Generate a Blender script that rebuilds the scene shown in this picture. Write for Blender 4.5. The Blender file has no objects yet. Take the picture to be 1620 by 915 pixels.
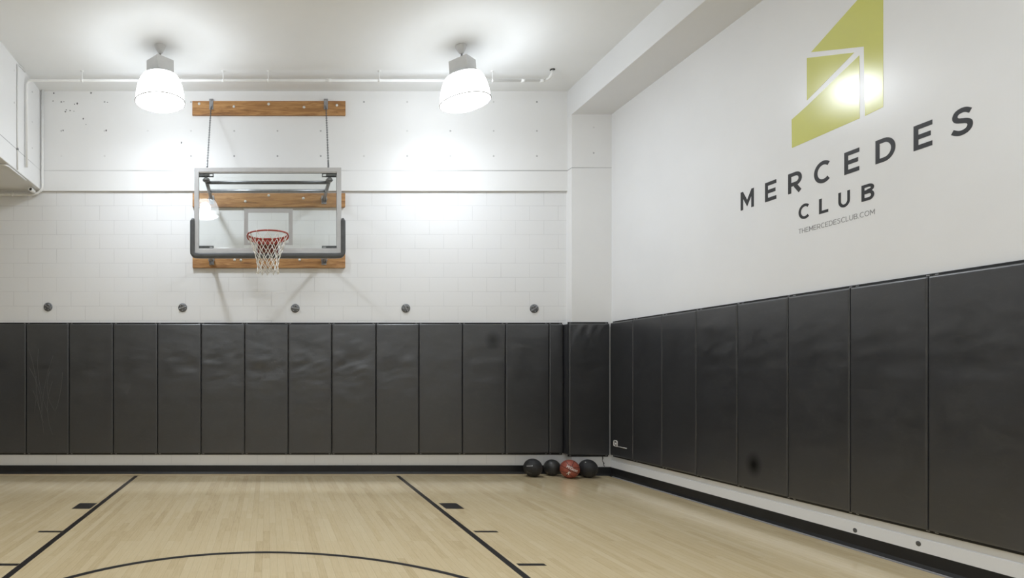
import bpy, math, random
from mathutils import Vector, Matrix, noise
random.seed(7)
PI = math.pi
scene = bpy.context.scene
COL = scene.collection

# ------------------------------------------------------------------ layout (metres)
F = 1000.0; VX, VY = 424.0, 591.0      # focal length in pixels and vanishing point, 1620x915 frame
EYE = 1.41
D = 8.88            # block wall
DU = 8.845          # concrete band above the block wall
ZC = 5.36           # ceiling
XR = 4.74           # right wall
XB = 4.19           # beam face / column side
YC = 8.72           # column front
XL = -3.18          # bulkhead face
ZB = 3.98           # bulkhead underside
XW, YR = -5.8, -3.7  # left wall, rear wall
PT = 0.05           # pad thickness


def wall_pt(px, py):            # a spot on the right wall seen at a pixel
    y = XR * F / (px - VX)
    return y, EYE + (VY - py) * y / F

# ------------------------------------------------------------------ materials
def new_mat(name):
    m = bpy.data.materials.new(name); m.use_nodes = True
    nt = m.node_tree
    return m, nt, nt.nodes['Principled BSDF']


def N(nt, typ, **kw):
    n = nt.nodes.new(typ)
    for k, v in kw.items():
        if k in n.inputs.keys() if isinstance(k, str) else False:
            n.inputs[k].default_value = v
        else:
            setattr(n, k, v)
    return n


def L(nt, a, b): nt.links.new(a, b)


def ramp(nt, fac, stops):
    r = nt.nodes.new('ShaderNodeValToRGB')
    e = r.color_ramp.elements
    while len(e) < len(stops): e.new(0.5)
    for i, (p, c) in enumerate(stops):
        e[i].position = p
        e[i].color = (*c, 1) if len(c) == 3 else c
    L(nt, fac, r.inputs[0]); return r.outputs[0]


def grey(v): return (v, v, v)


def math_n(nt, op, a, b=None, c=None):
    n = nt.nodes.new('ShaderNodeMath'); n.operation = op
    for i, v in enumerate((a, b, c)):
        if v is None: continue
        if hasattr(v, 'is_linked'): L(nt, v, n.inputs[i])
        else: n.inputs[i].default_value = v
    return n.outputs[0]


def mixc(nt, fac, a, b, mode='MIX'):
    n = nt.nodes.new('ShaderNodeMix'); n.data_type = 'RGBA'; n.blend_type = mode
    for sock, v in ((n.inputs[0], fac), (n.inputs[6], a), (n.inputs[7], b)):
        if hasattr(v, 'is_linked'): L(nt, v, sock)
        elif isinstance(v, tuple): sock.default_value = (*v, 1) if len(v) == 3 else v
        else: sock.default_value = v
    return n.outputs[2]


def noise_n(nt, vec, scale, detail=3, rough=.5, dist=0):
    n = nt.nodes.new('ShaderNodeTexNoise')
    n.inputs['Scale'].default_value = scale; n.inputs['Detail'].default_value = detail
    n.inputs['Roughness'].default_value = rough; n.inputs['Distortion'].default_value = dist
    if vec is not None: L(nt, vec, n.inputs['Vector'])
    return n.outputs['Fac']


def coords(nt, scale=None, rot=None, loc=None):
    t = nt.nodes.new('ShaderNodeTexCoord')
    if scale is None and rot is None and loc is None: return t.outputs['Object']
    mp = nt.nodes.new('ShaderNodeMapping')
    if scale: mp.inputs['Scale'].default_value = scale
    if rot: mp.inputs['Rotation'].default_value = rot
    if loc: mp.inputs['Location'].default_value = loc
    L(nt, t.outputs['Object'], mp.inputs['Vector']); return mp.outputs[0]


def bump(nt, bsdf, h, strength=.3, dist=.01):
    b = nt.nodes.new('ShaderNodeBump'); b.inputs['Strength'].default_value = strength
    b.inputs['Distance'].default_value = dist
    L(nt, h, b.inputs['Height']); L(nt, b.outputs[0], bsdf.inputs['Normal'])


def simple(name, col, rough=.5, metal=0, spec=None, var=.06, vscale=8, bmp=0):
    m, nt, b = new_mat(name)
    v = coords(nt)
    f = noise_n(nt, v, vscale, 4)
    lo = tuple(c * (1 - var) for c in col); hi = tuple(min(1, c * (1 + var)) for c in col)
    L(nt, ramp(nt, f, [(.3, lo), (.7, hi)]), b.inputs['Base Color'])
    b.inputs['Roughness'].default_value = rough; b.inputs['Metallic'].default_value = metal
    if spec is not None: b.inputs['Specular IOR Level'].default_value = spec
    if bmp: bump(nt, b, noise_n(nt, v, vscale * 6, 4), bmp, .004)
    return m


WHITE = (.77, .775, .785)


def mat_paint(name, col=WHITE, rough=.55, bm=.08, spec=.4):
    m, nt, b = new_mat(name); v = coords(nt)
    f = noise_n(nt, v, 1.3, 5, .6)
    L(nt, ramp(nt, f, [(.3, tuple(c * .965 for c in col)), (.7, col)]), b.inputs['Base Color'])
    b.inputs['Roughness'].default_value = rough; b.inputs['Specular IOR Level'].default_value = spec
    bump(nt, b, noise_n(nt, v, 45, 4), bm, .004)
    return m


def mat_block():
    m, nt, b = new_mat('painted_block')
    t = nt.nodes.new('ShaderNodeTexCoord')
    sep = nt.nodes.new('ShaderNodeSeparateXYZ'); L(nt, t.outputs['Object'], sep.inputs[0])
    cmb = nt.nodes.new('ShaderNodeCombineXYZ')
    L(nt, math_n(nt, 'ADD', sep.outputs[0], 20.08), cmb.inputs[0])
    L(nt, math_n(nt, 'ADD', sep.outputs[2], -2.153 + 4.0264 ), cmb.inputs[1])
    br = nt.nodes.new('ShaderNodeTexBrick')
    L(nt, cmb.outputs[0], br.inputs['Vector'])
    br.inputs['Scale'].default_value = 1; br.inputs['Brick Width'].default_value = .4026
    br.inputs['Row Height'].default_value = .20132; br.inputs['Mortar Size'].default_value = .0035
    br.inputs['Mortar Smooth'].default_value = .6; br.offset = .5
    br.inputs['Color1'].default_value = (*WHITE, 1); br.inputs['Color2'].default_value = (.775, .775, .78, 1)
    br.inputs['Mortar'].default_value = (.60, .60, .61, 1)
    f = noise_n(nt, t.outputs['Object'], 2.2, 5, .6)
    # joints painted over unevenly
    keep = ramp(nt, noise_n(nt, t.outputs['Object'], 1.7, 3), [(.32, grey(.22)), (.68, grey(.95))])
    jf = math_n(nt, 'MULTIPLY', br.outputs['Fac'], keep)
    L(nt, mixc(nt, jf, ramp(nt, f, [(.3, (.775, .775, .78)), (.7, WHITE)]), (.56, .56, .57)), b.inputs['Base Color'])
    b.inputs['Roughness'].default_value = .5
    h = math_n(nt, 'SUBTRACT', math_n(nt, 'MULTIPLY', noise_n(nt, t.outputs['Object'], 60, 4), .25), jf)
    bump(nt, b, h, .35, .004)
    return m


def mat_concrete():
    """painted board-formed concrete: a grid of tie holes, a pour joint"""
    m, nt, b = new_mat('painted_concrete')
    t = nt.nodes.new('ShaderNodeTexCoord'); o = t.outputs['Object']
    sep = nt.nodes.new('ShaderNodeSeparateXYZ'); L(nt, o, sep.inputs[0])
    X, Y, Z = sep.outputs
    U = math_n(nt, 'ADD', X, math_n(nt, 'MULTIPLY', Y, 1.0))
    sx = .605
    # holes
    fx = math_n(nt, 'SUBTRACT', math_n(nt, 'FRACT', math_n(nt, 'DIVIDE', math_n(nt, 'ADD', U, 30.25 + .17 - DU), sx)), .5)
    dx = math_n(nt, 'MULTIPLY', fx, sx)
    hole = None
    for z0 in (5.21, 4.805, 4.452):
        dz = math_n(nt, 'SUBTRACT', Z, z0)
        r2 = math_n(nt, 'ADD', math_n(nt, 'MULTIPLY', dx, dx), math_n(nt, 'MULTIPLY', dz, dz))
        q = math_n(nt, 'LESS_THAN', r2, .013 ** 2)
        hole = q if hole is None else math_n(nt, 'MAXIMUM', hole, q)
    hole = math_n(nt, 'MULTIPLY', hole, ramp(nt, noise_n(nt, o, 1.9, 2), [(.35, grey(.05)), (.6, grey(.8))]))
    joint = math_n(nt, 'LESS_THAN', math_n(nt, 'ABSOLUTE', math_n(nt, 'SUBTRACT', Z, 4.248)), .006)
    joint = math_n(nt, 'MULTIPLY', joint, ramp(nt, noise_n(nt, o, 1.1, 3), [(.35, grey(.15)), (.6, grey(.7))]))
    # random chips
    vo = nt.nodes.new('ShaderNodeTexVoronoi'); vo.inputs['Scale'].default_value = 2.6; L(nt, o, vo.inputs['Vector'])
    sp = math_n(nt, 'LESS_THAN', vo.outputs['Distance'], .03)
    sp = math_n(nt, 'MULTIPLY', sp, math_n(nt, 'GREATER_THAN', noise_n(nt, o, .9, 1), .52))
    mk = math_n(nt, 'MAXIMUM', math_n(nt, 'MAXIMUM', hole, joint), math_n(nt, 'MULTIPLY', sp, .4))
    base = ramp(nt, noise_n(nt, o, 1.4, 5, .6), [(.3, (.775, .775, .775)), (.7, (.80, .80, .80))])
    L(nt, mixc(nt, mk, base, (.25, .25, .25)), b.inputs['Base Color'])
    b.inputs['Roughness'].default_value = .5
    bump(nt, b, math_n(nt, 'SUBTRACT', math_n(nt, 'MULTIPLY', noise_n(nt, o, 40, 5), .3), mk), .2, .004)
    return m


def mat_floor():
    m, nt, b = new_mat('maple_strip_floor')
    t = nt.nodes.new('ShaderNodeTexCoord'); o = t.outputs['Object']
    sep = nt.nodes.new('ShaderNodeSeparateXYZ'); L(nt, o, sep.inputs[0])
    cmb = nt.nodes.new('ShaderNodeCombineXYZ')
    L(nt, math_n(nt, 'ADD', sep.outputs[1], 40), cmb.inputs[0]); L(nt, math_n(nt, 'ADD', sep.outputs[0], 40), cmb.inputs[1])

    def brick(w, off, sq, mort):
        br = nt.nodes.new('ShaderNodeTexBrick'); L(nt, cmb.outputs[0], br.inputs['Vector'])
        br.inputs['Scale'].default_value = 1; br.inputs['Brick Width'].default_value = w
        br.inputs['Row Height'].default_value = .057; br.inputs['Mortar Size'].default_value = mort
        br.offset = off; br.offset_frequency = 2; br.squash = sq; br.squash_frequency = 3
        br.inputs['Color1'].default_value = (0, 0, 0, 1); br.inputs['Color2'].default_value = (1, 1, 1, 1)
        br.inputs['Mortar'].default_value = (.5, .5, .5, 1)
        return br
    b1 = brick(.83, .41, 1.3, .0005); b2 = brick(1.31, .63, .8, .0)
    tone = math_n(nt, 'ADD', math_n(nt, 'MULTIPLY', b1.outputs['Color'], .6), math_n(nt, 'MULTIPLY', b2.outputs['Color'], .4))
    gv = nt.nodes.new('ShaderNodeMapping'); L(nt, o, gv.inputs['Vector']); gv.inputs['Scale'].default_value = (28, 1.6, 1)
    grain = noise_n(nt, gv.outputs[0], 3, 6, .65, .6)
    big = noise_n(nt, o, .5, 3)
    tt = math_n(nt, 'ADD', math_n(nt, 'ADD', .08, math_n(nt, 'MULTIPLY', tone, .38)), math_n(nt, 'MULTIPLY', grain, .6))
    tt = math_n(nt, 'ADD', tt, math_n(nt, 'MULTIPLY', math_n(nt, 'SUBTRACT', big, .5), .25))
    c = ramp(nt, tt, [(.12, FLOOR[0]), (.5, FLOOR[1]), (.95, FLOOR[2])])
    c = mixc(nt, math_n(nt, 'MULTIPLY', b1.outputs['Fac'], .55), c, (.16, .11, .06))
    L(nt, c, b.inputs['Base Color'])
    rr = ramp(nt, noise_n(nt, o, 3.5, 4), [(.3, grey(.09)), (.7, grey(.16))])
    L(nt, rr, b.inputs['Roughness'])
    b.inputs['Specular IOR Level'].default_value = .5
    bump(nt, b, math_n(nt, 'SUBTRACT', math_n(nt, 'MULTIPLY', grain, .08), b1.outputs['Fac']), .06, .002)
    return m


FLOOR = [(.53, .395, .22), (.735, .59, .36), (.83, .70, .465)]


def mat_wood(name, a, bcol, c, seed=0):
    m, nt, b = new_mat(name)
    v = coords(nt, (1.0, 9, 9), None, (seed, seed * .7, seed * 1.3))
    g = noise_n(nt, v, 2.2, 6, .65, 1.2)
    g2 = noise_n(nt, coords(nt, (3.0, 60, 60), None, (seed, 0, 0)), 2.0, 3, .6)
    f = math_n(nt, 'ADD', math_n(nt, 'MULTIPLY', g, .8), math_n(nt, 'MULTIPLY', g2, .25))
    L(nt, ramp(nt, f, [(.36, a), (.5, bcol), (.68, c)]), b.inputs['Base Color'])
    b.inputs['Roughness'].default_value = .45
    bump(nt, b, f, .15, .003)
    return m


def spec_socket(b): return b.inputs['Specular IOR Level']


def mat_vinyl(name, spots=(), wear=1.0, dark=1.0):
    m, nt, b = new_mat(name)
    o = coords(nt)
    base = ramp(nt, noise_n(nt, o, 3.0, 6, .62), [(.3, (PADC[0], PADC[0] * 1.04, PADC[0] * 1.2)), (.72, (PADC[1], PADC[1] * 1.04, PADC[1] * 1.2))])
    sc = noise_n(nt, coords(nt, (2.2, 1, 5)), 5.5, 7, .72, .8)
    base = mixc(nt, math_n(nt, 'MULTIPLY', ramp(nt, sc, [(.52, grey(0)), (.80, grey(1))]), .32 * wear), base, grey(.075))
    for (sx, sz, rx, rz) in spots:
        sep = nt.nodes.new('ShaderNodeSeparateXYZ'); L(nt, o, sep.inputs[0])
        ax = math_n(nt, 'DIVIDE', math_n(nt, 'SUBTRACT', sep.outputs[0], sx), rx)
        az = math_n(nt, 'DIVIDE', math_n(nt, 'SUBTRACT', sep.outputs[2], sz), rz)
        r = math_n(nt, 'SQRT', math_n(nt, 'ADD', math_n(nt, 'MULTIPLY', ax, ax), math_n(nt, 'MULTIPLY', az, az)))
        fct = ramp(nt, r, [(.15, grey(.92 * dark)), (1.0, grey(0))])
        base = mixc(nt, fct, base, grey(.006))
    if spots: L(nt, math_n(nt, 'MULTIPLY', math_n(nt, 'SUBTRACT', 1.0, fct), .74), spec_socket(b))
    L(nt, base, b.inputs['Base Color'])
    L(nt, ramp(nt, noise_n(nt, o, 6, 5), [(.3, grey(.28)), (.7, grey(.37))]), b.inputs['Roughness'])
    b.inputs['IOR'].default_value = 1.7
    b.inputs['Specular IOR Level'].default_value = .74
    bump(nt, b, noise_n(nt, coords(nt, (1, 1, 2.2)), 5, 2, .45), .12, .012)
    return m


PADC = (.017, .028)
LAMP_E, LAMP_P, LAMP_S = 2.6, 10, 84
LAMP_C = (.86, .925, 1)


def mat_glass(name):
    m, nt, b = new_mat(name)
    nt.nodes.remove(b)
    out = nt.nodes['Material Output']
    tr = nt.nodes.new('ShaderNodeBsdfTransparent'); tr.inputs[0].default_value = (.95, .965, .96, 1)
    gl = nt.nodes.new('ShaderNodeBsdfGlossy'); gl.inputs['Roughness'].default_value = .02
    fr = nt.nodes.new('ShaderNodeFresnel'); fr.inputs['IOR'].default_value = 1.5
    mx = nt.nodes.new('ShaderNodeMixShader')
    L(nt, fr.outputs[0], mx.inputs[0]); L(nt, tr.outputs[0], mx.inputs[1]); L(nt, gl.outputs[0], mx.inputs[2])
    L(nt, mx.outputs[0], out.inputs['Surface'])
    return m


def mat_lamp(name, strength, col=(1, .995, .97)):
    m, nt, b = new_mat(name)
    b.inputs['Base Color'].default_value = (.9, .9, .9, 1)
    b.inputs['Emission Color'].default_value = (*col, 1)
    b.inputs['Emission Strength'].default_value = strength
    b.inputs['Roughness'].default_value = .3
    return m


def mat_shade(name, strength, see=.8, col=(.89, .95, 1)):
    """clear prismatic acrylic, aglow"""
    m, nt, b = new_mat(name); nt.nodes.remove(b)
    tr = nt.nodes.new('ShaderNodeBsdfTransparent'); tr.inputs[0].default_value = (see, see, see, 1)
    em = nt.nodes.new('ShaderNodeEmission'); em.inputs[0].default_value = (*col, 1); em.inputs[1].default_value = strength
    ad = nt.nodes.new('ShaderNodeAddShader'); L(nt, tr.outputs[0], ad.inputs[0]); L(nt, em.outputs[0], ad.inputs[1])
    L(nt, ad.outputs[0], nt.nodes['Material Output'].inputs['Surface'])
    return m


def mat_ball(name, seams=True):
    m, nt, b = new_mat(name); o = coords(nt)
    vm = nt.nodes.new('ShaderNodeVectorMath'); vm.operation = 'NORMALIZE'; L(nt, o, vm.inputs[0])
    sep = nt.nodes.new('ShaderNodeSeparateXYZ'); L(nt, vm.outputs[0], sep.inputs[0])
    x, y, z = sep.outputs
    ab = lambda s: math_n(nt, 'ABSOLUTE', s)
    s1 = math_n(nt, 'LESS_THAN', ab(z), .028)
    s2 = math_n(nt, 'LESS_THAN', ab(x), .028)
    c = math_n(nt, 'SUBTRACT', ab(z), math_n(nt, 'ADD', .42, math_n(nt, 'MULTIPLY', math_n(nt, 'MULTIPLY', x, x), .42)))
    s3 = math_n(nt, 'LESS_THAN', ab(c), .028)
    s = math_n(nt, 'MAXIMUM', math_n(nt, 'MAXIMUM', s1, s2), s3)
    leather = ramp(nt, noise_n(nt, o, 30, 3), [(.3, (.30, .075, .050)), (.7, (.39, .105, .07))])
    L(nt, mixc(nt, s, leather, (.05, .018, .015)), b.inputs['Base Color'])
    b.inputs['Roughness'].default_value = .45
    vo = nt.nodes.new('ShaderNodeTexVoronoi'); vo.inputs['Scale'].default_value = 220; L(nt, o, vo.inputs['Vector'])
    bump(nt, b, math_n(nt, 'SUBTRACT', math_n(nt, 'MULTIPLY', vo.outputs['Distance'], .4), s), .35, .003)
    return m


M = {}
M['block'] = mat_block(); M['concrete'] = mat_concrete()
M['paint'] = mat_paint('white_wall_paint'); M['ceiling'] = mat_paint('ceiling_paint', (.81, .82, .825), .7, .12)
M['gloss_paint'] = mat_paint('eggshell_wall_paint', (.83, .835, .85), .27, .03, .45)
M['pipe_paint'] = simple('white_pipe_paint', (.80, .80, .79), .4, var=.03)
M['floor'] = mat_floor()
M['border'] = mat_wood('maple_border', (.42, .31, .17), (.56, .44, .26), (.66, .54, .35), 3)
M['line'] = simple('black_court_paint', (.014, .012, .012), .28, var=.3, vscale=20)
M['rubber'] = simple('black_rubber_base', (.012, .012, .013), .38, var=.2)
M['subfloor'] = simple('dark_subfloor', (.02, .017, .012), .9)
M['strip_metal'] = simple('edge_strip', (.42, .41, .41), .45)
M['vinyl'] = mat_vinyl('charcoal_vinyl')
M['flange'] = simple('black_vinyl_flange', (.012, .012, .013), .5, var=.3)
M['staple'] = simple('staple_steel', (.55, .55, .55), .4, .6)
M['board_wood'] = mat_wood('stained_plank', (.15, .062, .020), (.36, .175, .058), (.53, .30, .12))
M['alu'] = simple('brushed_aluminium', (.54, .54, .55), .4, .3, var=.05)
M['steel'] = simple('galvanised_steel', (.33, .335, .35), .36, .6, var=.12, vscale=30)
M['dark_steel'] = simple('grey_steel', (.16, .165, .17), .4, .6, var=.15, vscale=20)
M['zinc'] = simple('zinc_washer', (.72, .70, .66), .4, .3)
M['glass'] = mat_glass('backboard_glass')
M['etch'] = simple('grey_white_target_paint', (.47, .47, .48), .5, var=.03)
M['padding'] = simple('grey_rubber_padding', (.085, .088, .092), .42, var=.12, vscale=12)
M['rim'] = simple('orange_red_rim', (.40, .062, .045), .4, var=.15, vscale=25)
M['rim_dark'] = simple('dark_red_mount', (.13, .022, .018), .45, var=.2, vscale=20)
M['net'] = simple('white_net_cord', (.80, .78, .74), .7, var=.06, vscale=60)
M['lamp'] = mat_shade('lit_acrylic_shade', LAMP_E)
M['ballast'] = simple('ballast_grey_white', (.62, .62, .62), .45, var=.04)
M['hook'] = simple('hook_dark', (.22, .22, .22), .5)
M['lime'] = simple('lime_vinyl_decal', (.63, .635, .165), .17, var=.02, vscale=3)
M['char'] = simple('charcoal_vinyl_letter', (.030, .030, .032), .4, spec=.3, var=.05, vscale=3)
M['url'] = simple('grey_vinyl_letter', (.24, .24, .245), .4, var=.05, vscale=3)
M['ball_matte'] = simple('black_rubber_ball', (.021, .021, .022), .62, var=.25, vscale=25, bmp=.25)
M['ball_gloss'] = simple('dark_grey_ball', (.030, .030, .029), .36, var=.2, vscale=12)
M['bball'] = mat_ball('basketball_leather')
M['mark_white'] = simple('white_print', (.78, .76, .73), .5, var=.04)
M['mark_grey'] = simple('grey_print', (.36, .36, .36), .5, var=.1)
M['scuff'] = simple('pale_scratch', (.115, .115, .113), .6, var=.1)
M['hole'] = simple('dark_hole', (.05, .048, .045), .8)

# ------------------------------------------------------------------ mesh builder
class MB:
    def __init__(s): s.v = []; s.f = []; s.sm = []

    def add(s, vs, fs, smooth=False):
        o = len(s.v); s.v += [tuple(v) for v in vs]
        for f in fs: s.f.append(tuple(i + o for i in f)); s.sm.append(smooth)

    def box(s, x0, x1, y0, y1, z0, z1, bev=0):
        x0, x1 = sorted((x0, x1)); y0, y1 = sorted((y0, y1)); z0, z1 = sorted((z0, z1))
        if not bev:
            vs = [(x, y, z) for z in (z0, z1) for y in (y0, y1) for x in (x0, x1)]
            s.add(vs, [(0, 2, 3, 1), (4, 5, 7, 6), (0, 1, 5, 4), (2, 6, 7, 3), (0, 4, 6, 2), (1, 3, 7, 5)]); return
        import bmesh
        bm = bmesh.new(); bmesh.ops.create_cube(bm, size=1)
        for v in bm.verts: v.co = Vector(((x0 + x1) / 2 + v.co.x * (x1 - x0), (y0 + y1) / 2 + v.co.y * (y1 - y0), (z0 + z1) / 2 + v.co.z * (z1 - z0)))
        bmesh.ops.bevel(bm, geom=bm.edges[:], offset=bev, segments=2, affect='EDGES', profile=.5)
        bm.verts.index_update()
        s.add([v.co[:] for v in bm.verts], [tuple(v.index for v in f.verts) for f in bm.faces]); bm.free()

    def tube(s, pts, r, n=10, closed=False, caps=True):
        pts = [Vector(p) for p in pts]; m = len(pts)
        rs = r if isinstance(r, (list, tuple)) else [r] * m
        rings = []; up = None
        for i, p in enumerate(pts):
            if closed: t = pts[(i + 1) % m] - pts[i - 1]
            else: t = pts[min(i + 1, m - 1)] - pts[max(i - 1, 0)]
            t.normalize()
            if up is None:
                up = Vector((0, 0, 1)) if abs(t.z) < .9 else Vector((1, 0, 0))
            a = (up - t * up.dot(t)).normalized(); up = a; b_ = t.cross(a)
            rings.append([p + (a * math.cos(2 * PI * k / n) + b_ * math.sin(2 * PI * k / n)) * rs[i] for k in range(n)])
        vs = [q for r_ in rings for q in r_]; fs = []
        for i in range(m if closed else m - 1):
            j = (i + 1) % m
            for k in range(n):
                l = (k + 1) % n
                fs.append((i * n + k, j * n + k, j * n + l, i * n + l)[::-1])
        s.add(vs, fs, True)
        if caps and not closed:
            s.add(rings[0], [tuple(range(n))]); s.add(rings[-1], [tuple(range(n))[::-1]])

    def lathe(s, prof, n=40, axis=(0, 0, 1), org=(0, 0, 0)):
        """profile of (radius, height) about an axis"""
        q = Vector((0, 0, 1)).rotation_difference(Vector(axis)); o = Vector(org)
        vs = []
        for (r, h) in prof:
            for k in range(n):
                a = 2 * PI * k / n
                vs.append(o + q @ Vector((r * math.cos(a), r * math.sin(a), h)))
        fs = []
        for i in range(len(prof) - 1):
            for k in range(n):
                l = (k + 1) % n
                fs.append((i * n + k, i * n + l, (i + 1) * n + l, (i + 1) * n + k))
        s.add(vs, fs, True)

    def prism(s, poly, place, t):
        """poly: 2D outline; place(u, v, depth) -> 3D point; thickness t"""
        n = len(poly)
        a = [place(u, v, 0) for u, v in poly]; b_ = [place(u, v, t) for u, v in poly]
        s.add(a + b_, [tuple(range(n)), tuple(range(n, 2 * n))[::-1]] + [(i, (i + 1) % n, n + (i + 1) % n, n + i)[::-1] for i in range(n)])

    def build(s, name, mat, parent=None, loc=None, fix=True):
        me = bpy.data.meshes.new(name); me.from_pydata(s.v, [], s.f); me.update()
        me.polygons.foreach_set('use_smooth', s.sm)
        if fix:
            import bmesh
            bm = bmesh.new(); bm.from_mesh(me); bmesh.ops.remove_doubles(bm, verts=bm.verts[:], dist=1e-6)
            bmesh.ops.recalc_face_normals(bm, faces=bm.faces[:]); bm.to_mesh(me); bm.free()
        if mat is not None: me.materials.append(mat)
        o = bpy.data.objects.new(name, me); COL.objects.link(o)
        if parent is not None:
            o.parent = parent
        if loc is not None: o.location = loc
        return o


def tag(o, label=None, cat=None, group=None, kind=None):
    for k, v in (('label', label), ('category', cat), ('group', group), ('kind', kind)):
        if v: o[k] = v
    return o


def thing(name, loc, label, cat, group=None, rot=(0, 0, 0)):
    o = bpy.data.objects.new(name, None); COL.objects.link(o); o.location = loc; o.rotation_euler = rot
    o.empty_display_size = .1
    return tag(o, label, cat, group)


def struct(name, mb, mat): return tag(mb.build(name, mat), kind='structure')


def copy_thing(root, loc, label, rot=None):
    c = root.copy(); COL.objects.link(c); c.location = loc
    if rot is not None: c.rotation_euler = rot
    c['label'] = label
    for ch in root.children:
        d = ch.copy(); COL.objects.link(d); d.parent = c
        for g in ch.children:
            e = g.copy(); COL.objects.link(e); e.parent = d
    return c


def arc(c, r, a0, a1, n, plane='xz'):
    out = []
    for i in range(n + 1):
        a = a0 + (a1 - a0) * i / n
        u, v = r * math.cos(a), r * math.sin(a)
        if plane == 'xz': out.append((c[0] + u, c[1], c[2] + v))
        elif plane == 'xy': out.append((c[0] + u, c[1] + v, c[2]))
        else: out.append((c[0], c[1] + u, c[2] + v))
    return out

# ------------------------------------------------------------------ setting
CHIP = simple('chipped_paint', (.16, .16, .16), .8)
m = MB(); m.box(XW, 4.672, YR, 8.688, -.03, 0); floor = struct('floor', m, M['floor'])
m = MB(); m.box(XW - .1, XR + .1, YR - .1, D + .1, -.06, -.012); struct('floor_base', m, M['subfloor'])
m = MB(); m.box(XW, 4.30, 8.704, 8.868, -.03, 0); struct('trim_1', m, M['border'])
m = MB(); m.box(4.688, 4.706, YR, 8.62, -.03, .004); struct('trim_2', m, M['strip_metal'])


def court(name, mb): return mb.build(name, M['line'], floor)


T0 = .0012
for x0, x1 in ((-1.835, -1.782), (1.757, 1.810)):
    m = MB(); m.box(x0, x1, 3.17, 8.687, 0.0002, T0); court('lane_line', m)
for sgn in (-1, 1):
    m = MB(); m.box(sgn * 1.852, sgn * 2.042, 6.577, 6.861, .0002, T0); court('lane_block', m)
    for yy in (5.625, 4.655):
        m = MB(); m.box(sgn * 1.838, sgn * 2.042, yy - .026, yy + .026, .0002, T0); court('lane_mark', m)
m = MB()
n = 128; vs = []; fs = []
for k in range(n):
    a = 2 * PI * k / n
    for r in (1.782, 1.834): vs.append((-.012 + r * math.cos(a), 3.165 + r * math.sin(a), T0))
for k in range(n):
    j = (k + 1) % n; fs.append((2 * k, 2 * k + 1, 2 * j + 1, 2 * j))
m.add(vs, fs); court('free_throw_circle', m)
m = MB(); m.box(-1.782, 1.757, 3.14, 3.19, .0002, T0); court('free_throw_line', m)

m = MB(); m.box(XW, XR + .1, YR, D + .15, ZC, ZC + .15); struct('ceiling', m, M['ceiling'])
m = MB(); m.box(XW - .1, XR + .1, D, D + .15, -.03, ZC); wback = struct('wall_back', m, M['block'])
m = MB(); m.box(XL - .02, XB + .02, DU, D + .01, 3.965, ZC); wup = struct('wall_back_upper', m, M['concrete'])
for px, py, rr in ((85, 147.5, .014), (84, 160, .010), (101, 161, .007), (118, 165, .009), (122, 164, .015), (103.5, 177, .012), (105, 174, .009), (111, 175, .011), (117, 176, .007),
                   (132, 188, .012), (100, 206.5, .011), (168, 206.5, .013), (287, 226, .012), (144, 147, .013), (170, 162, .008), (136, 197, .006)):
    m = MB(); xx = (px - VX) * DU / F; zz = EYE + (VY - py) * DU / F
    pts = [(xx + rr * random.uniform(.6, 1.2) * math.cos(a), DU - .0012, zz + rr * random.uniform(.6, 1.3) * math.sin(a)) for a in [2 * PI * q / 9 for q in range(9)]]
    m.add(pts, [tuple(range(9))]); m.build('chip', CHIP, wup)
m = MB(); m.box(XR, XR + .15, YR, D + .15, -.03, ZC); wright = struct('wall_right', m, M['gloss_paint'])
M['bright_paint'] = mat_paint('bright_wall_paint', (.88, .885, .89))
m = MB(); m.box(XW - .15, XW, YR, D + .15, -.03, ZC); struct('wall_left', m, M['bright_paint'])
m = MB(); m.box(XW - .15, XR + .15, YR - .15, YR, -.03, ZC); struct('wall_rear', m, M['bright_paint'])
m = MB(); m.box(XW, XR, YR, YR + .05, .29, 2.10, .01); struct('wall_rear_padding', m, M['vinyl'])
m = MB(); m.box(XW, XW + .05, YR + .05, D, .29, 2.10, .01); struct('wall_left_padding', m, M['vinyl'])
m = MB(); m.box(XB, XR + .05, YC, D + .05, -.02, 4.99); wcol = struct('wall_column', m, M['concrete'])
m = MB(); m.box(XB, XR + .05, YR, D + .05, 4.985, ZC + .02, .006); struct('ceiling_beam', m, M['paint'])
m = MB(); m.box(XW - .05, XL, YR, D + .05, ZB, ZC + .02, .008); struct('wall_bulkhead', m, M['concrete'])

# cove base
m = MB(); m.prism([(D, .118), (8.866, .118), (8.862, .03), (8.845, .004), (8.845, 0), (D, 0)], lambda u, v, d: (XW + d, u, v), XB - XW)
struct('baseboard_back', m, M['rubber'])
m = MB(); m.prism([(XB, .118), (XB - .014, .118), (XB - .02, .03), (XB - .03, 0), (XB, 0)], lambda u, v, d: (u, YC - .014 + d, v), D - YC)
struct('baseboard_column_side', m, M['rubber'])
m = MB(); m.prism([(YC, .118), (YC - .014, .118), (YC - .02, .03), (YC - .03, 0), (YC, 0)], lambda u, v, d: (XB - .014 + d, u, v), XR - XB)
struct('baseboard_column', m, M['rubber'])
m = MB(); m.prism([(XR, .116), (XR - .014, .116), (XR - .02, .03), (XR - .034, 0), (XR, 0)], lambda u, v, d: (u, YR + d, v), YC - YR)
struct('baseboard_right', m, M['rubber'])
# painted curb behind the pads on the right wall
m = MB(); m.prism([(XR, .215), (XR - .010, .21), (XR - .013, .10), (XR, .10)], lambda u, v, d: (u, YR + d, v), YC - YR)
struct('trim_3', m, M['gloss_paint'])
for px, py in ((1355, 839.5), (1455.5, 860.5)):
    y, z = wall_pt(px, py)
    m = MB(); m.lathe([(0, .002), (.016, .002), (.019, 0)], 16, (-1, 0, 0), (XR - .0125, y, z)); m.build('bolt_hole', M['dark_steel'], wright)
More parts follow.
